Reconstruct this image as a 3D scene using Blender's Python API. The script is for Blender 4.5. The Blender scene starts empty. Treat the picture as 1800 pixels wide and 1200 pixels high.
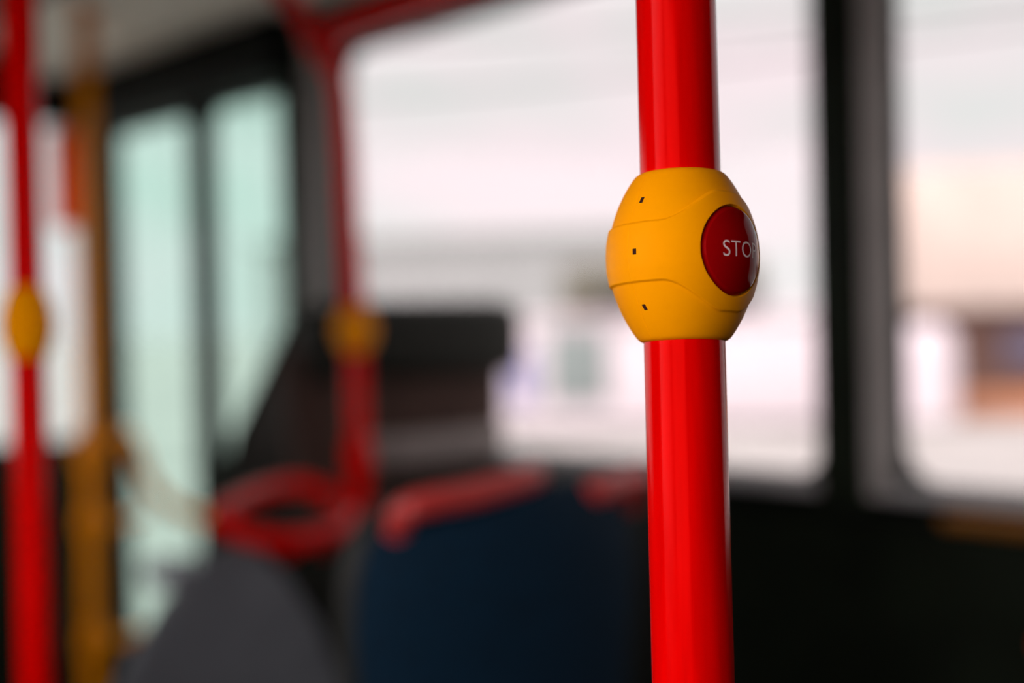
import bpy, bmesh, math, random
from mathutils import Vector, Matrix, noise
random.seed(7)
sc = bpy.context.scene
COL = sc.collection
# The bus is laid out along its own axes: x = across the aisle towards the right-hand wall,
# y = towards the front of the bus, z = up, floor at z = 0 (metres).

# ---------------------------------------------------------------- camera
YAW, PITCH, ROLL = math.radians(40.0), -math.radians(1.03), 0.025
cam_data = bpy.data.cameras.new('camera')
cam_data.lens = 50.0
cam_data.sensor_width = 36.0
cam_data.clip_start = 0.02
cam_data.clip_end = 300
cam_data.dof.use_dof = True
cam_data.dof.focus_distance = 0.592
cam_data.dof.aperture_fstop = 2.4
cam = bpy.data.objects.new('camera', cam_data)
COL.objects.link(cam)
F0 = Vector((math.sin(YAW), math.cos(YAW), 0)); R0 = Vector((math.cos(YAW), -math.sin(YAW), 0)); U0 = Vector((0, 0, 1))
Fv = F0 * math.cos(PITCH) + U0 * math.sin(PITCH)
Uv = U0 * math.cos(PITCH) - F0 * math.sin(PITCH)
Rr = R0 * math.cos(ROLL) - Uv * math.sin(ROLL)
Ur = Uv * math.cos(ROLL) + R0 * math.sin(ROLL)
M = Matrix((Rr, Ur, -Fv)).transposed().to_4x4()
M.translation = Vector((0, 0, 1.2))
cam.matrix_world = M
sc.camera = cam

# ---------------------------------------------------------------- colour management
sc.view_settings.view_transform = 'Standard'
sc.view_settings.look = 'None'
sc.view_settings.exposure = 0.0
sc.view_settings.gamma = 1.0
sc.view_settings.use_curve_mapping = False
sc.cycles.use_denoising = True
sc.cycles.max_bounces = 8
sc.cycles.transparent_max_bounces = 12

# ---------------------------------------------------------------- sky: thin bright cloud, brightest around the veiled sun
world = bpy.data.worlds.new('cloudy_sky'); sc.world = world; world.use_nodes = True
nt = world.node_tree; nt.nodes.clear()
def N(t, **k):
    n = nt.nodes.new(t)
    for a, b in k.items(): setattr(n, a, b)
    return n
tc = N('ShaderNodeTexCoord')
sun_dir = Vector((-0.86, -0.22, 0.46)).normalized()
dot = N('ShaderNodeVectorMath', operation='DOT_PRODUCT'); dot.inputs[1].default_value = sun_dir
nt.links.new(tc.outputs['Generated'], dot.inputs[0])
mr = N('ShaderNodeMapRange'); mr.interpolation_type = 'SMOOTHSTEP'
mr.inputs['From Min'].default_value = -0.25; mr.inputs['From Max'].default_value = 0.95
mr.inputs['To Min'].default_value = 1.03; mr.inputs['To Max'].default_value = 6.5
nt.links.new(dot.outputs['Value'], mr.inputs['Value'])
nz = N('ShaderNodeTexNoise'); nz.inputs['Scale'].default_value = 5.0; nz.inputs['Detail'].default_value = 3.0
mp = N('ShaderNodeMapping'); mp.inputs['Scale'].default_value = (1, 1, 3.2)
nt.links.new(tc.outputs['Generated'], mp.inputs['Vector']); nt.links.new(mp.outputs['Vector'], nz.inputs['Vector'])
cr = N('ShaderNodeValToRGB')
cr.color_ramp.elements[0].position = 0.36; cr.color_ramp.elements[0].color = (0.80, 0.80, 0.79, 1)
cr.color_ramp.elements[1].position = 0.62; cr.color_ramp.elements[1].color = (1.0, 0.83, 0.875, 1)
nt.links.new(nz.outputs['Fac'], cr.inputs['Fac'])
bg = N('ShaderNodeBackground'); wo = N('ShaderNodeOutputWorld')
nt.links.new(cr.outputs['Color'], bg.inputs['Color']); nt.links.new(mr.outputs['Result'], bg.inputs['Strength'])
nt.links.new(bg.outputs['Background'], wo.inputs['Surface'])

# ---------------------------------------------------------------- materials
def mat(name, col, rough=0.5, metal=0.0, coat=0.0, noise_scale=None, var=0.12, bump=0.0, stretch=None, spec=0.2, bump_scale=None, tint=None, ior=1.5):
    m = bpy.data.materials.new(name); m.use_nodes = True
    t = m.node_tree; p = t.nodes['Principled BSDF']
    p.inputs['Base Color'].default_value = (*col, 1); p.inputs['Roughness'].default_value = rough
    p.inputs['Metallic'].default_value = metal; p.inputs['Coat Weight'].default_value = coat
    p.inputs['Coat Roughness'].default_value = 0.05
    p.inputs['Specular IOR Level'].default_value = spec
    p.inputs['IOR'].default_value = ior
    if tint: p.inputs['Specular Tint'].default_value = (*tint, 1)
    if noise_scale:
        c = t.nodes.new('ShaderNodeTexCoord'); mp_ = t.nodes.new('ShaderNodeMapping')
        if stretch: mp_.inputs['Scale'].default_value = stretch
        n = t.nodes.new('ShaderNodeTexNoise'); n.inputs['Scale'].default_value = noise_scale; n.inputs['Detail'].default_value = 4
        t.links.new(c.outputs['Object'], mp_.inputs['Vector']); t.links.new(mp_.outputs['Vector'], n.inputs['Vector'])
        r = t.nodes.new('ShaderNodeValToRGB')
        r.color_ramp.elements[0].position = 0.3; r.color_ramp.elements[1].position = 0.7
        r.color_ramp.elements[0].color = (*[v * (1 - var) for v in col], 1)
        r.color_ramp.elements[1].color = (*[min(1, v * (1 + var)) for v in col], 1)
        t.links.new(n.outputs['Fac'], r.inputs['Fac']); t.links.new(r.outputs['Color'], p.inputs['Base Color'])
        if bump:
            n2 = n
            if bump_scale:
                n2 = t.nodes.new('ShaderNodeTexNoise'); n2.inputs['Scale'].default_value = bump_scale
                t.links.new(mp_.outputs['Vector'], n2.inputs['Vector'])
            b = t.nodes.new('ShaderNodeBump'); b.inputs['Strength'].default_value = bump; b.inputs['Distance'].default_value = 0.001
            t.links.new(n2.outputs['Fac'], b.inputs['Height']); t.links.new(b.outputs['Normal'], p.inputs['Normal'])
    return m
def glass_mat(name, tint, gloss=0.06):
    m = bpy.data.materials.new(name); m.use_nodes = True; t = m.node_tree; t.nodes.clear()
    o = t.nodes.new('ShaderNodeOutputMaterial'); mx = t.nodes.new('ShaderNodeMixShader')
    tr = t.nodes.new('ShaderNodeBsdfTransparent'); tr.inputs['Color'].default_value = (*tint, 1)
    gl = t.nodes.new('ShaderNodeBsdfGlossy'); gl.inputs['Roughness'].default_value = 0.02
    mx.inputs['Fac'].default_value = gloss
    t.links.new(tr.outputs[0], mx.inputs[1]); t.links.new(gl.outputs[0], mx.inputs[2]); t.links.new(mx.outputs[0], o.inputs['Surface'])
    return m
RED = mat('red_powder_coat', (0.72, 0.0003, 0.0003), 0.13, noise_scale=160, var=0.10, stretch=(1, 1, 0.012), bump=0.03, spec=0.35, tint=(1, 0.02, 0.015))
YEL = mat('yellow_moulded_plastic', (1.0, 0.35, 0.0003), 0.5, noise_scale=30, var=0.02, bump=0.06, bump_scale=2500, spec=0.3, tint=(1, 0.30, 0.0))
REDS = mat('sheen_tinted_red_handle', (0.62, 0.05, 0.045), 0.35, noise_scale=60, var=0.06, spec=0.6)  # pinkish window sheen mixed into the base red
BTN = mat('dark_red_glossy_plastic', (0.27, 0.0008, 0.0015), 0.06, spec=0.4, ior=1.17, tint=(1, 0.12, 0.12), noise_scale=40, var=0.05)
INK = mat('pale_pink_print', (0.80, 0.62, 0.58), 0.10, spec=0.4, ior=1.17, noise_scale=200, var=0.08)
HOLE = mat('dark_slot', (0.035, 0.006, 0.003), 0.8, noise_scale=50, var=0.2)
YPOLE = mat('yellow_powder_coat', (0.92, 0.28, 0.0005), 0.3, tint=(1, 0.35, 0.02), noise_scale=30, var=0.04)
BLACK = mat('black_wall_plastic', (0.0080, 0.0115, 0.0062), 0.6, spec=0.1, noise_scale=8, var=0.25, bump=0.1)
FRIT = mat('black_window_rubber', (0.003, 0.0042, 0.0026), 0.55, spec=0.1, noise_scale=20, var=0.2)
GREY = mat('grey_pillar_plastic', (0.25, 0.235, 0.22), 0.55, noise_scale=10, var=0.08)
COVE = mat('light_grey_ceiling_panel', (0.92, 0.86, 0.76), 0.6, noise_scale=6, var=0.06)
CEIL = mat('grey_ceiling_laminate', (0.12, 0.13, 0.11), 0.6, noise_scale=6, var=0.08)
FLOOR = mat('dark_speckled_vinyl', (0.05, 0.052, 0.05), 0.5, noise_scale=120, var=0.5)
BLUE = mat('dark_blue_seat_fabric', (0.0008, 0.016, 0.036), 0.85, noise_scale=90, var=0.35, bump=0.3)
SHELL = mat('dark_grey_seat_plastic', (0.022, 0.024, 0.021), 0.5, noise_scale=15, var=0.1)
SEATG = mat('slate_grey_seat_plastic', (0.13, 0.137, 0.15), 0.55, noise_scale=15, var=0.1)
BROWN = mat('dark_brown_seat_fabric', (0.055, 0.031, 0.024), 0.8, noise_scale=60, var=0.25)
HEADR = mat('black_headrest_vinyl', (0.010, 0.011, 0.007), 0.6, noise_scale=30, var=0.2)
BGREY = mat('warm_grey_vinyl', (0.26, 0.225, 0.21), 0.5, noise_scale=30, var=0.1)
STEEL = mat('brushed_steel', (0.55, 0.55, 0.54), 0.35, metal=1.0, noise_scale=60, var=0.08)
ALU = mat('aluminium_sill', (0.42, 0.41, 0.41), 0.4, metal=0.3, noise_scale=30, var=0.08)
AMBER = mat('amber_plastic', (0.22, 0.085, 0.008), 0.4, noise_scale=30, var=0.06)
GLASS = glass_mat('side_window_glass', (0.985, 0.995, 0.99), 0.012)
MINT = glass_mat('green_tinted_door_glass', (0.78, 0.95, 0.89), 0.015)
SCREEN = glass_mat('windscreen_glass', (0.90, 0.97, 0.95), 0.015)
LEDGE = mat('lilac_grey_plastic', (0.24, 0.225, 0.26), 0.5, noise_scale=12, var=0.08)

# ---------------------------------------------------------------- helpers
def obj(name, bm, m, parent=None, smooth=True, auto=40):
    me = bpy.data.meshes.new(name)
    bmesh.ops.recalc_face_normals(bm, faces=bm.faces)
    if smooth:
        for f in bm.faces: f.smooth = True
        for e in bm.edges:
            if len(e.link_faces) == 2 and e.calc_face_angle(0) > math.radians(auto): e.smooth = False
    bm.to_mesh(me); bm.free()
    o = bpy.data.objects.new(name, me); COL.objects.link(o)
    me.materials.append(m)
    if parent: o.parent = parent
    return o
def thing(name, label, cat, loc=(0, 0, 0), group=None):
    o = bpy.data.objects.new(name, None); COL.objects.link(o)
    o.empty_display_size = 0.1; o.location = loc
    o['label'] = label; o['category'] = cat
    if group: o['group'] = group
    return o
def tag(o, label, cat, group=None):
    o['label'] = label; o['category'] = cat
    if group: o['group'] = group
    return o
def struct(name, bm, m, parent=None, smooth=True):
    o = obj(name, bm, m, parent, smooth)
    if not parent: o['kind'] = 'structure'
    return o
def box(bm, a, b, bevel=0.0, seg=2):
    g = bmesh.ops.create_cube(bm, size=1.0)
    vs = g['verts']
    for v in vs:
        for i in range(3):
            v.co[i] = a[i] if v.co[i] < 0 else b[i]
    if bevel:
        es = {e for v in vs for e in v.link_edges}
        bmesh.ops.bevel(bm, geom=list(es), offset=bevel, segments=seg, affect='EDGES', profile=0.5)
    return bm
def newbox(a, b, bevel=0.0, seg=2):
    return box(bmesh.new(), a, b, bevel, seg)
def catmull(pts, k=8):
    P = [Vector(p) for p in pts]
    P = [P[0] * 2 - P[1]] + P + [P[-1] * 2 - P[-2]]
    out = []
    for i in range(1, len(P) - 2):
        for j in range(k):
            t = j / k
            a, b, c, d = P[i - 1], P[i], P[i + 1], P[i + 2]
            out.append(0.5 * ((2 * b) + (c - a) * t + (2 * a - 5 * b + 4 * c - d) * t * t + (3 * b - a - 3 * c + d) * t ** 3))
    out.append(P[-2].copy())
    return out
def tube(bm, pts, r, seg=24, smooth_path=False, cap=True, k=8):
    P = catmull(pts, k) if smooth_path else [Vector(p) for p in pts]
    t0 = (P[1] - P[0]).normalized()
    ref = Vector((1, 0, 0)) if abs(t0.x) < 0.9 else Vector((0, 0, 1))
    nrm = (ref - t0 * ref.dot(t0)).normalized()
    rings = []
    for i, p in enumerate(P):
        t = ((P[min(i + 1, len(P) - 1)] - P[max(i - 1, 0)])).normalized()
        nrm = (nrm - t * nrm.dot(t)).normalized(); bn = t.cross(nrm)
        rr = r(i / (len(P) - 1)) if callable(r) else r
        rings.append([bm.verts.new(p + (nrm * math.cos(2 * math.pi * q / seg) + bn * math.sin(2 * math.pi * q / seg)) * rr) for q in range(seg)])
    for a, b in zip(rings, rings[1:]):
        for q in range(seg):
            bm.faces.new((a[q], a[(q + 1) % seg], b[(q + 1) % seg], b[q]))
    if cap:
        bm.faces.new(rings[0][::-1]); bm.faces.new(rings[-1])
    return bm
def lathe(bm, prof, seg=48, mtx=None):
    rings = []
    for r, z in prof:
        rings.append([bm.verts.new((r * math.cos(2 * math.pi * q / seg), r * math.sin(2 * math.pi * q / seg), z)) for q in range(seg)])
    for a, b in zip(rings, rings[1:]):
        for q in range(seg): bm.faces.new((a[q], a[(q + 1) % seg], b[(q + 1) % seg], b[q]))
    bm.faces.new(rings[0][::-1]); bm.faces.new(rings[-1])
    if mtx: bmesh.ops.transform(bm, matrix=mtx, verts=[v for r in rings for v in r])
    return bm
def interp(tab, x):
    for (a, b), (c, d) in zip(tab, tab[1:]):
        if x <= c:
            t = max(0.0, (x - a) / (c - a)); return b + (d - b) * t
    return tab[-1][1]
def sstep(x):
    x = max(0.0, min(1.0, x)); return x * x * (3 - 2 * x)
def rounded_loop(y0, y1, z0, z1, r, k=8):
    pts = []
    for cy, cz, a0 in ((y1 - r, z1 - r, 0), (y0 + r, z1 - r, 90), (y0 + r, z0 + r, 180), (y1 - r, z0 + r, 270)):
        for j in range(k + 1):
            a = math.radians(a0 + 90 * j / k)
            pts.append((cy + r * math.cos(a), cz + r * math.sin(a)))
    return pts
def frame_bm(x0, x1, y0, y1, z0, z1, w, r, axis='x', wb=None):
    """a rectangular frame with a round-cornered opening; thickness from x0 to x1 (or along y when axis == 'y')"""
    wb = w if wb is None else wb
    bm = bmesh.new(); k = 8
    inn = rounded_loop(y0 + w, y1 - w, z0 + wb, z1 - w, r, k)
    out = rounded_loop(y0, y1, z0, z1, 0.004, k)
    def P(x, y, z): return (x, y, z) if axis == 'x' else (y, x, z)
    L = [[bm.verts.new(P(x, *p)) for p in lp] for x in (x0, x1) for lp in (inn, out)]
    n = len(inn)
    for i in range(n):
        j = (i + 1) % n
        for a, b in ((0, 1), (1, 3), (3, 2), (2, 0)):
            bm.faces.new((L[a][i], L[a][j], L[b][j], L[b][i]))
    return bm
def panel_bm(x, t, y0, y1, z0, z1, r, axis='x'):
    bm = bmesh.new(); lp = rounded_loop(y0, y1, z0, z1, r)
    def P(x, y, z): return (x, y, z) if axis == 'x' else (y, x, z)
    a = [bm.verts.new(P(x, *p)) for p in lp]; b = [bm.verts.new(P(x + t, *p)) for p in lp]
    bm.faces.new(a); bm.faces.new(b[::-1])
    for i in range(len(lp)): bm.faces.new((a[i], a[(i + 1) % len(lp)], b[(i + 1) % len(lp)], b[i]))
    return bm
def pillow(bm, x0, x1, z0, z1, y, thick, wfun=None, bend=0.0, lean=0.0, nx=28, nz=36, ex=5.0, ez=5.0, sag=0.0):
    """soft-edged slab standing in the xz plane: wfun(t) narrows it with height, bend curves it, lean tilts it back"""
    cx = (x0 + x1) / 2; hw = (x1 - x0) / 2
    front, back = [], []
    for iz in range(nz + 1):
        b = -math.cos(math.pi * iz / nz)
        t = (b + 1) / 2; z = z0 + (z1 - z0) * t
        w = hw * (wfun(t) if wfun else 1.0)
        fr, bk = [], []
        for ix in range(nx + 1):
            a = -math.cos(math.pi * ix / nx)
            h = (max(0, 1 - abs(a) ** ex) * max(0, 1 - abs(b) ** ez)) ** 0.5 * thick / 2
            yc = y + bend * (a * a) + lean * (z - z0) - sag * max(0, 1 - b * b)
            p = Vector((cx + a * w, yc, z - (0.0)))
            edge = ix in (0, nx) or iz in (0, nz)
            v1 = bm.verts.new(p + Vector((0, -h, 0)))
            v2 = v1 if edge else bm.verts.new(p + Vector((0, h, 0)))
            fr.append(v1); bk.append(v2)
        front.append(fr); back.append(bk)
    for g, flip in ((front, False), (back, True)):
        for iz in range(nz):
            for ix in range(nx):
                q = [g[iz][ix], g[iz][ix + 1], g[iz + 1][ix + 1], g[iz + 1][ix]]
                bm.faces.new(q[::-1] if flip else q)
    return bm

# ---------------------------------------------------------------- the setting: bus body
WX = 1.9                                    # inner face of the right-hand wall
LX = -0.62                                  # inner face of the left-hand wall
YB, YF = -2.6, 4.3                          # rear wall, windscreen plane
struct('floor', newbox((LX - 0.1, YB - 0.1, -0.06), (WX + 0.1, YF + 0.1, 0.0)), FLOOR, smooth=False)
# ceiling: flat centre, rising haunch panels and a pale strip over the right-hand wall
bm = bmesh.new()
prof = [(LX - 0.08, 1.99), (-0.42, 2.10), (-0.2, 2.24), (1.15, 2.24), (1.42, 2.13), (1.52, 2.085)]
A = [bm.verts.new((x, YB - .05, z)) for x, z in prof] + [bm.verts.new((x, YB - .05, 2.3)) for x in (1.52, LX - 0.08)]
B = [bm.verts.new((v.co.x, YF + .1, v.co.z)) for v in A]
bm.faces.new(A); bm.faces.new(B[::-1])
for i in range(len(A)): bm.faces.new((A[i], A[(i + 1) % len(A)], B[(i + 1) % len(A)], B[i]))
struct('ceiling', bm, CEIL, smooth=False)
bm = bmesh.new()
prof = [(1.54, 2.075), (1.70, 1.965), (1.95, 1.965), (1.95, 2.3), (1.54, 2.3)]
A = [bm.verts.new((x, YB - .05, z)) for x, z in prof]
B = [bm.verts.new((v.co.x, YF + .1, v.co.z)) for v in A]
bm.faces.new(A); bm.faces.new(B[::-1])
for i in range(5): bm.faces.new((A[i], A[(i + 1) % 5], B[(i + 1) % 5], B[i]))
struct('trim_1', bm, COVE, smooth=False)

# right-hand wall: low panel, band above the windows, pillars
bm = bmesh.new()
box(bm, (WX, YB, 0.0), (WX + 0.08, 3.04, 0.86))
box(bm, (WX, YB, 1.89), (WX + 0.08, YF, 1.965))
box(bm, (WX, YB, 0.86), (WX + 0.08, -0.27, 1.89))  # unseen rear stretch, closed to keep light off the pole's right side
box(bm, (WX - 0.02, 4.265, 0.0), (WX + 0.08, 4.32, 1.89))
struct('wall_right', bm, BLACK, smooth=False)
bm = bmesh.new()
box(bm, (WX - 0.10, 3.03, 1.80), (WX, 4.28, 1.965), 0.03, 3)
struct('trim_2', bm, FRIT)                  # black door-gear housing over the front door
bm = newbox((WX - 0.012, YB, 0.855), (WX + 0.01, 3.02, 0.875))
struct('trim_3', bm, FRIT, smooth=False)
def side_window(idx, xi, xo, y0, y1, z0=0.875, z1=1.89, w=0.045, r=0.06, face=GLASS):
    f = struct('window_%d' % idx, frame_bm(xi, xo, y0, y1, z0, z1, w, r), FRIT)
    obj('window_pane', panel_bm((xi + xo) / 2, 0.005, y0 + 0.02, y1 - 0.02, z0 + 0.02, z1 - 0.02, 0.03), face, f)
    obj('window_sill', newbox((min(xi, WX) - 0.012 if xi > 0 else xi, y0 + w * 0.6, z0 + 0.020), ((xi + xo) / 2, y1 - w * 0.6, z0 + 0.044), 0.004), ALU, f)
    return f
side_window(1, WX, WX + 0.05, 1.428, 2.95)
side_window(2, WX, WX + 0.05, -0.20, 1.385)
# pillars with a grey rear-facing cheek
for k, yp in enumerate((1.428, -0.20)):
    bm = bmesh.new()
    box(bm, (WX - 0.035, yp - 0.069, 0.875), (WX + 0.06, yp + 0.03, 1.965), 0.006)
    struct('trim_%d' % (4 + k), bm, BLACK)
    bm = bmesh.new()
    vs = [(WX - 0.035, yp - 0.067), (WX - 0.035, yp - 0.072), (WX + 0.0, yp - 0.096), (WX + 0.05, yp - 0.070)]
    a = [bm.verts.new((x, y, 0.90)) for x, y in vs]; b = [bm.verts.new((x, y, 1.95)) for x, y in vs]
    bm.faces.new(a[::-1]); bm.faces.new(b)
    for i in range(4): bm.faces.new((a[i], a[(i + 1) % 4], b[(i + 1) % 4], b[i]))
    struct('trim_%d' % (6 + k), bm, GREY, smooth=False)
# pillar between window and door
bm = newbox((WX - 0.05, 2.985, 0.0), (WX + 0.08, 3.10, 1.965), 0.012, 3)
struct('trim_8', bm, BLACK)
bm = newbox((WX - 0.045, 2.93, 0.9), (WX - 0.005, 2.982, 1.93), 0.008, 3)
struct('trim_9', bm, GREY)

# front door: two glazed leaves with black rubber edges
def door_leaf(idx, y0, y1):
    f = struct('door_%d' % idx, frame_bm(WX - 0.01, WX + 0.035, y0, y1, 0.12, 1.83, 0.042, 0.05, wb=0.12), FRIT)
    obj('door_pane', panel_bm(WX + 0.010, 0.006, y0 + 0.02, y1 - 0.02, 0.2, 1.81, 0.03), MINT, f)
    return f
door_leaf(1, 3.075, 3.605)
door_leaf(2, 3.612, 4.262)
struct('trim_10', newbox((WX - 0.02, 3.08, 0.0), (WX + 0.06, 4.24, 0.115)), BLACK, smooth=False)

# windscreen end
bm = bmesh.new()
box(bm, (LX, YF, 0.0), (WX + 0.08, YF + 0.08, 0.80))
box(bm, (LX, YF, 1.86), (WX + 0.08, YF + 0.08, 2.28))
struct('wall_front', bm, BLACK, smooth=False)
f = struct('window_3', frame_bm(YF, YF + 0.06, LX, WX, 0.80, 1.88, 0.045, 0.06, axis='y'), FRIT)
obj('window_pane', panel_bm(YF + 0.03, 0.006, LX + 0.02, WX - 0.02, 0.82, 1.87, 0.03, axis='y'), SCREEN, f)

# unseen left-hand wall, windows and solid stretches placed to shape the light (the daylight that reaches the pole comes through these)
bm = bmesh.new()
box(bm, (LX - 0.08, YB, 0.0), (LX, YF, 0.86))
box(bm, (LX - 0.08, YB, 1.89), (LX, YF, 2.05))
box(bm, (LX - 0.08, YB, 0.86), (LX, -0.66, 1.89))
box(bm, (LX - 0.08, 1.16, 0.86), (LX, 3.3, 1.89))
box(bm, (LX - 0.08, 4.15, 0.86), (LX, YF, 1.89))
struct('wall_left', bm, BLACK, smooth=False)
for k, (y0, y1) in enumerate(((-0.65, 0.33), (0.37, 1.15), (3.31, 4.14))):  # front opening added to brighten the door area and ceiling strip
    side_window(4 + k, LX, LX - 0.05, y0, y1)
struct('wall_back', newbox((LX - 0.08, YB - 0.08, 0), (WX + 0.08, YB, 2.3)), BLACK, smooth=False)

# ---------------------------------------------------------------- the stop button
PROF = [(0, .0326), (.006, .0323), (.012, .0312), (.017, .0297), (.022, .0279), (.027, .0255), (.031, .0232), (.0335, .0215), (.0350, .0203), (.0359, .0191), (.0363, .0178)]
def base_r(z):
    z = abs(z); e = 0.0012
    if z > 0.033: return interp(PROF, z)
    return (interp(PROF, abs(z - e)) + 2 * interp(PROF, z) + interp(PROF, z + e)) / 4
BR = 0.0187
def housing_bm(nt_, nz_, detail=True):
    bm = bmesh.new(); rings = []
    zs = []
    for i in range(nz_ + 1):
        t = -1 + 2 * i / nz_; zs.append(0.0363 * t)
    zs = [z for z in zs if abs(z) < 0.0345]
    ends = [.0345, .0350, .0354, .0357, .0360, .0362, .0363]
    zs = [-e for e in reversed(ends)] + zs + ends
    for z in zs:
        ring = []
        for q in range(nt_):
            th = -math.pi + 2 * math.pi * q / nt_        # 0 = button, along local +x
            r = base_r(z) - 0.0006
            a = abs(math.degrees(th))
            h = 0.0124 + 0.0128 * sstep((64 - a) / 54)
            r += 0.0010 * sstep(0.5 + (h - abs(z)) / 0.0009)
            if detail:
                for s_ in (90,):
                    d = abs(a - s_) * math.pi / 180 * 0.03
                    if d < 0.0003: r -= 0.00018 * (1 - d / 0.0003)
            arc = math.hypot(th * 0.0326, z)
            r -= 0.0022 * sstep((BR + 0.00035 - arc) / 0.0005 + 0.5)
            ring.append(bm.verts.new((r * math.cos(th), r * math.sin(th), z)))
        rings.append(ring)
    for a, b in zip(rings, rings[1:]):
        for q in range(nt_): bm.faces.new((a[q], a[(q + 1) % nt_], b[(q + 1) % nt_], b[q]))
    return bm
def on_dome(x, z, lift=0.0):
    rho = min(1.0, math.hypot(x, z) / BR)
    r = base_r(z * 0.9) + 0.0002 + 0.0014 * (1 - rho ** 2) - 0.0016 * sstep((rho - 0.93) / 0.07) + lift
    th = x / 0.0326
    return Vector((r * math.cos(th), r * math.sin(th), z))
def dome_bm(nr=24, ns=72):
    bm = bmesh.new(); rings = []
    for i in range(nr + 1):
        rho = BR * (i / nr) ** 0.8
        if i == 0: rings.append([bm.verts.new(on_dome(0, 0))]); continue
        rings.append([bm.verts.new(on_dome(rho * math.cos(2 * math.pi * q / ns), rho * math.sin(2 * math.pi * q / ns))) for q in range(ns)])
    for q in range(ns): bm.faces.new((rings[0][0], rings[1][q], rings[1][(q + 1) % ns]))
    for a, b in zip(rings[1:], rings[2:]):
        for q in range(ns): bm.faces.new((a[q], a[(q + 1) % ns], b[(q + 1) % ns], b[q]))
    lip = [bm.verts.new((v.co.x * 0.9, v.co.y * 0.9, v.co.z)) for v in rings[-1]]
    for q in range(ns): bm.faces.new((rings[-1][q], rings[-1][(q + 1) % ns], lip[(q + 1) % ns], lip[q]))
    return bm
def lettering_bm(width=0.0198, height=0.0066):
    cu = bpy.data.curves.new('word', 'FONT'); cu.body = 'STOP'; cu.size = 1.0; cu.resolution_u = 8; cu.offset = -0.006; cu.space_character = 1.03
    to = bpy.data.objects.new('word', cu); COL.objects.link(to)
    dg = bpy.context.evaluated_depsgraph_get(); dg.update()
    me = bpy.data.meshes.new_from_object(to.evaluated_get(dg))
    bpy.data.objects.remove(to); bpy.data.curves.remove(cu)
    bm = bmesh.new(); bm.from_mesh(me); bpy.data.meshes.remove(me)
    bmesh.ops.triangulate(bm, faces=bm.faces)
    for _ in range(2):
        bmesh.ops.subdivide_edges(bm, edges=[e for e in bm.edges if e.calc_length() > 0.10], cuts=1, use_grid_fill=False)
        bmesh.ops.triangulate(bm, faces=bm.faces)
    xs = [v.co.x for v in bm.verts]; ys = [v.co.y for v in bm.verts]
    x0, x1, y0, y1 = min(xs), max(xs), min(ys), max(ys)
    for v in bm.verts:
        x = ((v.co.x - x0) / (x1 - x0) - 0.5) * width + 0.0000
        z = ((v.co.y - y0) / (y1 - y0) - 0.5) * height
        v.co = on_dome(x, z, 0.00012)
    return bm
def stop_button(label, at_, axis, face_deg, group=None, fine=False, letters=True, slim=False):
    """face_deg: compass direction the push button faces, 0 = +x"""
    root = thing('stop_button', label, 'stop button', at_, group)
    axis = Vector(axis).normalized()
    fx = Vector((math.cos(math.radians(face_deg)), math.sin(math.radians(face_deg)), 0))
    fx = (fx - axis * fx.dot(axis)).normalized(); fy = axis.cross(fx)
    m = Matrix((fx, fy, axis)).transposed().to_4x4(); m.translation = Vector(at_)
    root.matrix_world = m
    h = obj('housing', housing_bm(720, 240) if fine else housing_bm(96, 60, False), YEL, root, auto=60)
    b = obj('push_button', dome_bm() if fine else dome_bm(10, 36), BTN, root, auto=60)
    b['label'] = 'glossy dark red domed push button'
    if slim:                                # this housing hugs its pole more closely
        for part in (h, b):
            for v in part.data.vertices:
                r = math.hypot(v.co.x, v.co.y)
                if r > 1e-6:
                    k = (0.0178 + max(0, r - 0.0178) * 0.64) / r if r > 0.0178 else 1
                    v.co.x *= k; v.co.y *= k
        letters = False
    if letters:
        l = obj('lettering', lettering_bm(), INK, b, smooth=False)
        l['label'] = 'pale STOP lettering'
    if fine:
        for z, sl in ((.0222, .22), (0, 0.0), (-.0228, -.30)):
            for sgn in (-1, 1):
                bm = bmesh.new()
                th0 = math.radians(83.5) * sgn; hw = 0.00085; hh = 0.0012
                ring = []
                for dx, dz in ((-hw, -hh), (hw, -hh), (hw, hh), (-hw, hh)):
                    zz = z + dz; band = 0.0004 if abs(z) < .01 else -0.0006
                    r = base_r(zz) + band + 0.00016; th = th0 - sgn * (dx + dz * sl) / base_r(z)
                    ring.append((r, th, zz))
                a = [bm.verts.new((r * math.cos(t), r * math.sin(t), zz)) for r, t, zz in ring]
                c = [bm.verts.new(((r - .0012) * math.cos(t), (r - .0012) * math.sin(t), zz)) for r, t, zz in ring]
                bm.faces.new(a); bm.faces.new(c[::-1])
                for i in range(4): bm.faces.new((a[i], a[(i + 1) % 4], c[(i + 1) % 4], c[i]))
                obj('slot', bm, HOLE, h, smooth=False)
    return root

# ---------------------------------------------------------------- foreground pole
PB, PT = Vector((0.372, 0.343, 0.0)), Vector((0.5165, 0.4875, 2.24))
def flange(bm, p, axis, r=0.045, up=1):
    prof = [(r, 0), (r, 0.004), (r * 0.92, 0.008), (0.024, 0.012), (0.0205, 0.02)]
    if up < 0: prof = [(a, -b) for a, b in prof]
    return lathe(bm, prof, 40, Matrix.Translation(p) @ Matrix.Identity(4))
ax = (PT - PB).normalized()
pole = thing('grab_pole', 'large sharp glossy red pole in the foreground carrying the STOP button', 'pole', PB)
def local(o, parent):                      # keep world placement under a moved parent
    o.parent = parent; o.matrix_parent_inverse = Matrix.Translation(-parent.location)
    return o
local(obj('tube', tube(bmesh.new(), [PB.lerp(PT, i / 24) for i in range(25)], 0.0174, 72), RED), pole)
local(obj('floor_flange', flange(bmesh.new(), PB, ax), STEEL), pole)
local(obj('ceiling_flange', flange(bmesh.new(), PT, ax, up=-1), STEEL), pole)
BC = PB + ax * (1.223 / ax.z)
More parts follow.
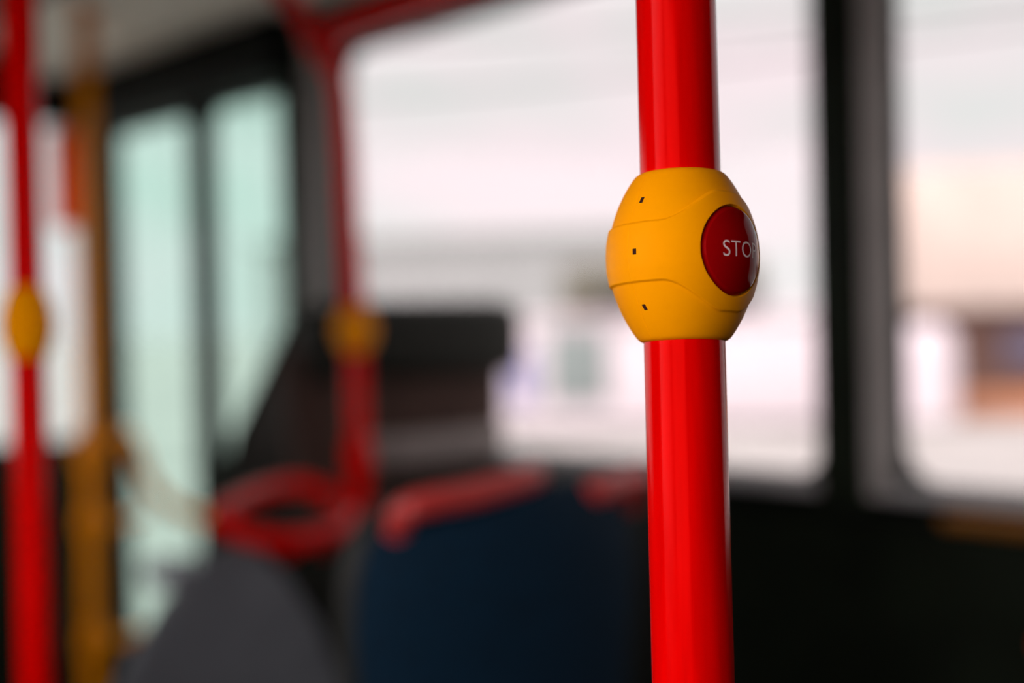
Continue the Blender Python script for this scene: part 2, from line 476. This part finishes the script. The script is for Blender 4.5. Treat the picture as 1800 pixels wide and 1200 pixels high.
stop_button('yellow barrel-shaped housing with red STOP push button, sharp in the foreground', BC, ax, -90, fine=True)

# ---------------------------------------------------------------- red pole at the left edge
p = [Vector((0.490, 1.290, 0.0)), Vector((0.529, 1.370, 0.805)), Vector((0.548, 1.413, 1.204)), Vector((0.568, 1.458, 1.615)), Vector((0.600, 1.53, 2.24))]
pole = thing('grab_pole', 'blurred red pole at the far left edge in front of the windscreen', 'pole', p[0])
local(obj('tube', tube(bmesh.new(), p, 0.0174, 32, True), RED), pole)
local(obj('floor_flange', flange(bmesh.new(), p[0], ax), STEEL), pole)
stop_button('blurred yellow stop button on the leftmost red pole', (0.548, 1.413, 1.204), (p[3] - p[1]), 60, slim=True)

# ---------------------------------------------------------------- red pole between the seats, bending at the top
S = 1.9
path = [(1.262, S, 0.0), (1.264, S, 0.5), (1.267, S, 0.892), (1.269, S, 1.074), (1.268, S, 1.19), (1.262, S, 1.36), (1.258, S, 1.50),
        (1.246, S, 1.59), (1.205, S, 1.65), (1.13, S, 1.73), (1.03, S, 1.80), (0.96, S, 1.90), (0.94, S, 2.05), (0.94, S, 2.24)]
pole = thing('grab_pole', 'blurred red pole rising between the seats and bending away above the window corner', 'pole', path[0])
local(obj('tube', tube(bmesh.new(), path, 0.0174, 32, True), RED), pole)
local(obj('overhead_rail', tube(bmesh.new(), [(1.222, 1.9, 1.632), (1.226, 1.84, 1.650), (1.228, 1.72, 1.655), (1.228, 1.5, 1.655), (1.228, 0.9, 1.655), (1.228, -0.4, 1.655)], 0.0225, 32, True), RED), pole)
local(obj('joint_sleeve', tube(bmesh.new(), [(1.235, S, 1.606), (1.200, S, 1.656)], 0.023, 32), RED), pole)
local(obj('clamp', lathe(bmesh.new(), [(0.0176, 0), (0.023, 0.004), (0.023, 0.046), (0.0176, 0.05)], 32, Matrix.Translation((1.268, S, 0.955))), RED), pole)
local(obj('floor_flange', flange(bmesh.new(), Vector(path[0]), ax), STEEL), pole)
stop_button('blurred yellow stop button on the red pole between the grey and blue seats', (1.268, S, 1.184), (0, 0, 1), 60)

# ---------------------------------------------------------------- yellow pole and handrail by the front door
S = 3.6
path = [(1.540, S, 0.0), (1.548, S, 0.331), (1.556, S, 0.80), (1.566, S, 1.16), (1.572, S, 1.7), (1.577, S, 2.13)]
pole = thing('grab_pole', 'blurred yellow pole with a bent handrail, standing beside the front door', 'pole', path[0])
local(obj('tube', tube(bmesh.new(), path, 0.025, 32, True), YPOLE), pole)
for z in (0.362, 0.678):
    local(obj('bracket', lathe(bmesh.new(), [(0.025, 0), (0.037, 0.006), (0.037, 0.066), (0.025, 0.072)], 32, Matrix.Translation((1.551 + z * 0.01, S, z - 0.036))), YPOLE), pole)
    local(obj('bracket_arm', tube(bmesh.new(), [(1.57, S, z), (1.66, S, z), (1.70, S, z)], 0.014, 20), YPOLE), pole)
local(obj('bracket', lathe(bmesh.new(), [(0.025, 0), (0.037, 0.006), (0.037, 0.066), (0.025, 0.072)], 32, Matrix.Translation((1.556, S, 0.82))), YPOLE), pole)
local(obj('floor_flange', flange(bmesh.new(), Vector(path[0]), ax), STEEL), pole)
o = local(obj('handrail', tube(bmesh.new(), [(1.575, 3.58, 0.845), (1.60, 3.575, 0.895), (1.632, 3.57, 0.912), (1.665, 3.57, 0.880), (1.69, 3.57, 0.80), (1.735, 3.57, 0.735), (1.80, 3.57, 0.685), (1.875, 3.57, 0.655)], 0.019, 24, True), YPOLE), pole)
o['label'] = 'bent yellow handrail sloping down from the pole to the door'

ORANGE = mat('orange_red_translucent_plastic', (0.85, 0.09, 0.012), 0.4, noise_scale=10, var=0.06)
_p = ORANGE.node_tree.nodes['Principled BSDF']; _t = ORANGE.node_tree.nodes.new('ShaderNodeBsdfTranslucent'); _t.inputs['Color'].default_value = (0.95, 0.16, 0.03, 1)
_x = ORANGE.node_tree.nodes.new('ShaderNodeMixShader'); _x.inputs['Fac'].default_value = 0.6
ORANGE.node_tree.links.new(_p.outputs[0], _x.inputs[1]); ORANGE.node_tree.links.new(_t.outputs[0], _x.inputs[2])
ORANGE.node_tree.links.new(_x.outputs[0], ORANGE.node_tree.nodes['Material Output'].inputs['Surface'])
# red panel by the windscreen, behind the yellow pole
bm = newbox((1.660, 4.04, 1.49), (1.782, 4.07, 1.785), 0.012, 3)
pn = obj('hanging_panel', bm, ORANGE)
tag(pn, 'small blurred orange-red panel hanging at the windscreen beside the yellow pole', 'panel')
local(obj('hanger', tube(bmesh.new(), [(1.726, 4.058, 1.765), (1.726, 4.058, 1.966)], 0.006, 12), BLACK), pn)

# ---------------------------------------------------------------- seats
def grip(bm, pts, r=0.0145): return tube(bm, pts, r, 24, True)
def seat_lower(root, x0, x1, y, cush_mat, z=0.44):
    bm = bmesh.new(); pillow(bm, x0, x1, 0, 0.40, 0, 0.085, None, nx=20, nz=20)
    bmesh.ops.transform(bm, matrix=Matrix.Translation((0, y + 0.03, z)) @ Matrix.Rotation(math.radians(-90), 4, 'X'), verts=bm.verts)
    local(obj('cushion', bm, cush_mat), root)
    cx = (x0 + x1) / 2
    bm = bmesh.new(); box(bm, (cx - 0.05, y + 0.14, 0.02), (cx + 0.05, y + 0.30, z - 0.035), 0.012); box(bm, (cx - 0.12, y + 0.08, 0), (cx + 0.12, y + 0.36, 0.022), 0.006)
    local(obj('pedestal', bm, SHELL), root)
# blue seat
root = thing('bus_seat', 'blurred seat with a rounded dark blue backrest and red grab handles on top', 'seat', (1.0, 1.22, 0))
wf = lambda t: interp([(0, .80), (.35, .86), (.6, .95), (.78, 1.0), (.86, .985), (.92, .93), (.96, .84), (.985, .72), (1, .58)], t)
bm = bmesh.new(); pillow(bm, 0.812, 1.212, 0.40, 1.012, 1.215, 0.05, wf, bend=0.045, lean=-0.06)
local(obj('backrest', bm, BLUE), root)
bm = bmesh.new(); pillow(bm, 0.803, 1.223, 0.38, 1.024, 1.245, 0.04, wf, bend=0.040, lean=-0.06)
o = local(obj('shell', bm, SHELL), root); o['label'] = 'dark grey plastic rim'
g1 = [(0.868, 1.235, 0.955), (0.850, 1.20, 0.995), (0.862, 1.18, 1.009), (0.93, 1.175, 1.014), (1.00, 1.18, 1.021), (1.028, 1.195, 1.020), (1.035, 1.235, 0.985)]
o = local(obj('grab_handle', grip(bmesh.new(), g1), REDS), root); o['label'] = 'red grab handle on the aisle side'
g2 = [(1.100, 1.245, 0.955), (1.096, 1.205, 0.985), (1.12, 1.19, 0.997), (1.17, 1.20, 1.000), (1.215, 1.21, 1.000), (1.225, 1.245, 0.965)]
o = local(obj('grab_handle', grip(bmesh.new(), g2), REDS), root); o['label'] = 'red grab handle on the window side'
seat_lower(root, 0.81, 1.21, 1.21, BLUE)
# grey seat ahead of it: a shell that comes to a blunt peak, with a black backrest beside the peak
root = thing('bus_seat', 'blurred slate grey peaked seat with a red loop handle, ahead of the blue seat', 'seat', (1.02, 1.85, 0))
def poly_slab(pts, y0, y1, bev):
    bm = bmesh.new()
    a = [bm.verts.new((x, y0, z)) for x, z in pts]; b = [bm.verts.new((x, y1, z)) for x, z in pts]
    bm.faces.new(a); bm.faces.new(b[::-1])
    for i in range(len(pts)): bm.faces.new((a[i], a[(i + 1) % len(pts)], b[(i + 1) % len(pts)], b[i]))
    bmesh.ops.bevel(bm, geom=bm.edges[:], offset=bev, segments=3, affect='EDGES'); return bm
sh = [(0.80, 0.40), (0.80, 0.66), (0.835, 0.745), (0.90, 0.815), (0.965, 0.868), (1.00, 0.885), (1.035, 0.880), (1.075, 0.830), (1.13, 0.745), (1.20, 0.60), (1.22, 0.40)]
local(obj('shell', poly_slab(sh, 1.81, 1.85, 0.012), SEATG), root)
bm = bmesh.new(); pillow(bm, 0.98, 1.235, 0.42, 0.89, 1.872, 0.036, None, bend=0.0, ex=8, ez=8)
o = local(obj('backrest', bm, HEADR), root); o['label'] = 'black backrest'
loop = [(0.974, 1.82, 0.917), (1.013, 1.80, 0.895), (1.081, 1.79, 0.880), (1.17, 1.82, 0.884), (1.224, 1.87, 0.900), (1.224, 1.92, 0.922), (1.181, 1.95, 0.940), (1.086, 1.91, 0.938), (1.00, 1.85, 0.929)]
o = local(obj('grab_handle', tube(bmesh.new(), loop + [loop[0]], 0.0155, 24, True), RED), root); o['label'] = 'red loop grab handle'
for x, y in ((1.10, 1.797), (1.17, 1.82)):
    local(obj('handle_stay', tube(bmesh.new(), [(x, y, 0.876), (x, 1.868, 0.84)], 0.008, 16), RED), root)
seat_lower(root, 0.84, 1.22, 1.86, SEATG, 0.42)
# tall brown seat in front of the window
root = thing('high_back_seat', 'tall blurred dark brown seat with a black headrest in front of the large window', 'seat', (1.6, 2.25, 0))
wf3 = lambda t: interp([(0, .86), (.6, .93), (.85, .98), (1, 1)], t)
bm = bmesh.new(); pillow(bm, 1.34, 1.85, 0.45, 1.15, 2.215, 0.09, wf3, bend=0.03, ex=8, ez=8)
local(obj('backrest', bm, BROWN), root)
wf4 = lambda t: interp([(0, .97), (.6, 1), (.85, .97), (.94, .90), (1, .8)], t)
bm = bmesh.new(); pillow(bm, 1.36, 1.872, 1.085, 1.235, 2.19, 0.10, wf4, bend=0.02, ex=7, ez=5)
o = local(obj('headrest', bm, HEADR), root); o['label'] = 'black headrest'
bm = bmesh.new(); pillow(bm, 1.47, 1.80, 0.925, 0.985, 2.17, 0.06, None, bend=0.01)
o = local(obj('lumbar_band', bm, BGREY), root); o['label'] = 'paler warm grey band'
seat_lower(root, 1.36, 1.82, 2.24, BROWN)
# window-side seat top between blue and brown seats
root = thing('bus_seat', 'low dark seat against the wall under the large window, behind the red pole', 'seat', (1.6, 1.8, 0))
bm = bmesh.new(); pillow(bm, 1.40, 1.84, 0.40, 0.955, 1.71, 0.06, wf, bend=0.03)
local(obj('backrest', bm, SHELL), root)
seat_lower(root, 1.42, 1.82, 1.72, SEATG)
# dark partition behind the door, with a slanted aisle edge
bm = bmesh.new()
pts = [(1.56, 0.02), (1.56, 0.72), (1.60, 0.82), (1.635, 0.94), (1.795, 1.215), (1.83, 1.235), (1.845, 1.235), (1.845, 0.02)]
a = [bm.verts.new((x, 2.94, z)) for x, z in pts]; b = [bm.verts.new((x, 2.968, z)) for x, z in pts]
bm.faces.new(a); bm.faces.new(b[::-1])
for i in range(len(pts)): bm.faces.new((a[i], a[(i + 1) % len(pts)], b[(i + 1) % len(pts)], b[i]))
bmesh.ops.bevel(bm, geom=bm.edges[:], offset=0.004, segments=2, affect='EDGES')
pr = thing('partition', 'dark partition with a slanted edge standing behind the front door', 'partition', (1.7, 2.95, 0))
local(obj('panel', bm, mat('dark_partition_laminate', (0.022, 0.020, 0.016), 0.5, noise_scale=12, var=0.15)), pr)
local(obj('edge_rail', tube(bmesh.new(), [(1.56, 2.954, 0.02), (1.56, 2.954, 0.70), (1.60, 2.954, 0.83), (1.635, 2.954, 0.94), (1.795, 2.954, 1.215)], 0.012, 16, False), BLACK), pr)
# ledge by the door
bm = newbox((1.50, 3.02, 0.575), (1.66, 3.20, 0.635), 0.012, 3)
lg = thing('ledge_box', 'lilac grey ledge under the yellow handrail beside the front door', 'ledge', (1.56, 3.1, 0))
local(obj('ledge_top', bm, LEDGE), lg)
local(obj('ledge_support', newbox((1.60, 3.06, 0.0), (1.645, 3.16, 0.572), 0.006), SHELL), lg)
# amber rail under the second window
rl = thing('wall_rail', 'amber brown rail along the wall under the right-hand window', 'rail', (1.87, 0.6, 0.86))
local(obj('bar', newbox((1.852, -0.15, 0.866), (1.885, 1.225, 0.888), 0.008, 3), AMBER), rl)
for y in (1.15, 0.5, -0.1): local(obj('mount', newbox((1.880, y - 0.02, 0.868), (1.9, y + 0.02, 0.884)), SHELL), rl)
kn = tag(obj('wall_knob', lathe(bmesh.new(), [(0.018, 0), (0.018, 0.006), (0.012, 0.013)], 24, Matrix.Translation((1.90, 1.075, 0.705)) @ Matrix.Rotation(math.radians(-90), 4, 'Y')), mat('orange_red_knob', (0.5, 0.05, 0.01), 0.4, noise_scale=10)),
         'tiny orange-red round knob on the dark wall at the right edge', 'knob')

# ---------------------------------------------------------------- outside
ROADZ = -0.32
def ext(name, col, rough=0.8, **k): return mat(name, col, rough, noise_scale=k.pop('ns', 1.5), var=k.pop('var', 0.08))
bm = newbox((2.6, -60, ROADZ - 0.1), (120, 140, ROADZ)); box(bm, (-60, -60, ROADZ - 0.1), (2.6, 140, ROADZ))
struct('ground', bm, ext('pale_street_paving', (0.262, 0.247, 0.235), ns=0.6, var=0.2), smooth=False)
def turned(bm, loc, deg):
    bmesh.ops.transform(bm, matrix=Matrix.Translation(loc) @ Matrix.Rotation(math.radians(deg), 4, 'Z'), verts=bm.verts); return bm
# peach shop
r = thing('shop_building', 'peach-fronted low shop with dark brown frontage outside the right-hand window', 'building', (17.6, 9.2, ROADZ))
def lp(o): return local(o, r)
PEACH = ext('peach_render', (0.37, 0.30, 0.262)); BRN = ext('dark_brown_shopfront', (0.085, 0.045, 0.035), var=0.3, ns=1.0)
ORG = ext('orange_tiles', (0.30, 0.13, 0.07))
D = -50
B0 = (16.3, 11.15, ROADZ)
lp(obj('facade', turned(newbox((0, 0, 1.48), (9, 3, 3.35), 0.03), B0, D), PEACH))
lp(obj('shopfront', turned(newbox((0.22, 0.25, 0.36), (9, 3, 1.48)), B0, D), BRN))
lp(obj('plinth', turned(newbox((0.3, 0.12, 0.0), (9, 3, 0.36)), B0, D), ORG))
o = lp(obj('shop_window', turned(newbox((1.25, 0.20, 0.70), (1.75, 0.25, 1.15)), B0, D), ext('blue_grey_glazing', (0.075, 0.065, 0.095)))); 
# white street column
r = thing('street_column', 'round white street column standing left of the peach shop', 'street column', (15.3, 10.55, ROADZ))
def lathe_at(prof, loc, seg=36): return lathe(bmesh.new(), prof, seg, Matrix.Translation(loc))
WHT = ext('bright_white_paint', (0.42, 0.37, 0.385), var=0.02)
lp(obj('body', lathe_at([(0.36, 0.06), (0.36, 1.0), (0.33, 1.12), (0.24, 1.24), (0.1, 1.30)], (15.75, 10.50, ROADZ)), WHT))
lp(obj('foot', lathe_at([(0.42, 0), (0.42, 0.06), (0.37, 0.08)], (15.75, 10.50, ROADZ)), ext('grey_concrete', (0.2, 0.19, 0.18))))
# tan building beyond the large window
r = thing('tan_building', 'distant low tan building with a dark front, seen behind the STOP button', 'building', (14.5, 16, ROADZ))
TAN = ext('tan_render', (0.085, 0.076, 0.055)); DRK = ext('dark_brown_roof', (0.022, 0.017, 0.013))
B1 = (15.1, 16.75, ROADZ)
lp(obj('wall', turned(newbox((0, 0, 0), (3.1, 3, 2.32)), B1, D), TAN))
lp(obj('dark_front', turned(newbox((0.50, -0.10, 1.0), (3.15, 3.1, 1.95), 0.03), B1, D), DRK))
# white cabin with a violet-blue panel
r = thing('site_cabin', 'long bright white cabin across the street outside the large window', 'cabin', (12.1, 14.65, ROADZ))
B2 = (12.1, 14.65, ROADZ)
lp(obj('wall', turned(newbox((0, 0, 0.05), (4.6, 2, 1.42), 0.03), B2, D), WHT))
lp(obj('roof', turned(newbox((-0.08, -0.1, 1.42), (4.7, 2.1, 1.5), 0.02), B2, D), WHT))
lp(obj('door_panel', turned(newbox((0.12, -0.03, 0.35), (0.42, 0.0, 1.05), 0.008), B2, D), ext('violet_blue_paint', (0.13, 0.125, 0.24))))
for x in (0.62, 1.05):
    lp(obj('window', turned(newbox((x, -0.03, 0.35), (x + 0.38, 0.0, 1.3), 0.008), B2, D), ext('grey_green_glazing', (0.13, 0.16, 0.15))))
# pale far buildings for the soft horizon
for i, (x, y, w, h, c, lab) in enumerate(((30, 52, 16, 4.6, (0.185, 0.187, 0.182), 'wide pale grey building far behind the large window'),)):
    r = thing('distant_building', lab, 'building', (x, y, ROADZ))
    lp(obj('wall', turned(newbox((0, 0, 0), (w, 6, h)), (x, y, ROADZ), D), ext('pale_grey_render', c)))
    lp(obj('roof', turned(newbox((-0.3, -0.3, h), (w + 0.3, 6.3, h + 0.3)), (x, y, ROADZ), D), ext('grey_green_roof', (0.19, 0.20, 0.19))))
# overhead wires
for i, (z0, z1) in enumerate(((5.3, 4.7), (4.4, 4.2), (3.6, 4.1))):
    P = [(4.5, 14 + i, z0 + 0), (9, 10.5 + i, (z0 + z1) / 2 - 0.25), (14, 5 + i, z1)]
    tag(obj('overhead_cable', tube(bmesh.new(), P, 0.022, 10, True), ext('grey_cable', (0.12, 0.125, 0.12))),
        ('upper', 'middle', 'lowest')[i] + ' grey overhead cable across the white sky outside the windows', 'cable')
# repeats share a group phrase
for o in bpy.data.objects:
    if o.parent is None and 'category' in o:
        k = o.name.split('.')[0]
        g = {'grab_pole': 'grab poles in the bus', 'stop_button': 'stop buttons on the red poles', 'bus_seat': 'low seats by the right-hand windows', 'overhead_cable': 'overhead cables across the sky'}.get(k)
        if g: o['group'] = g
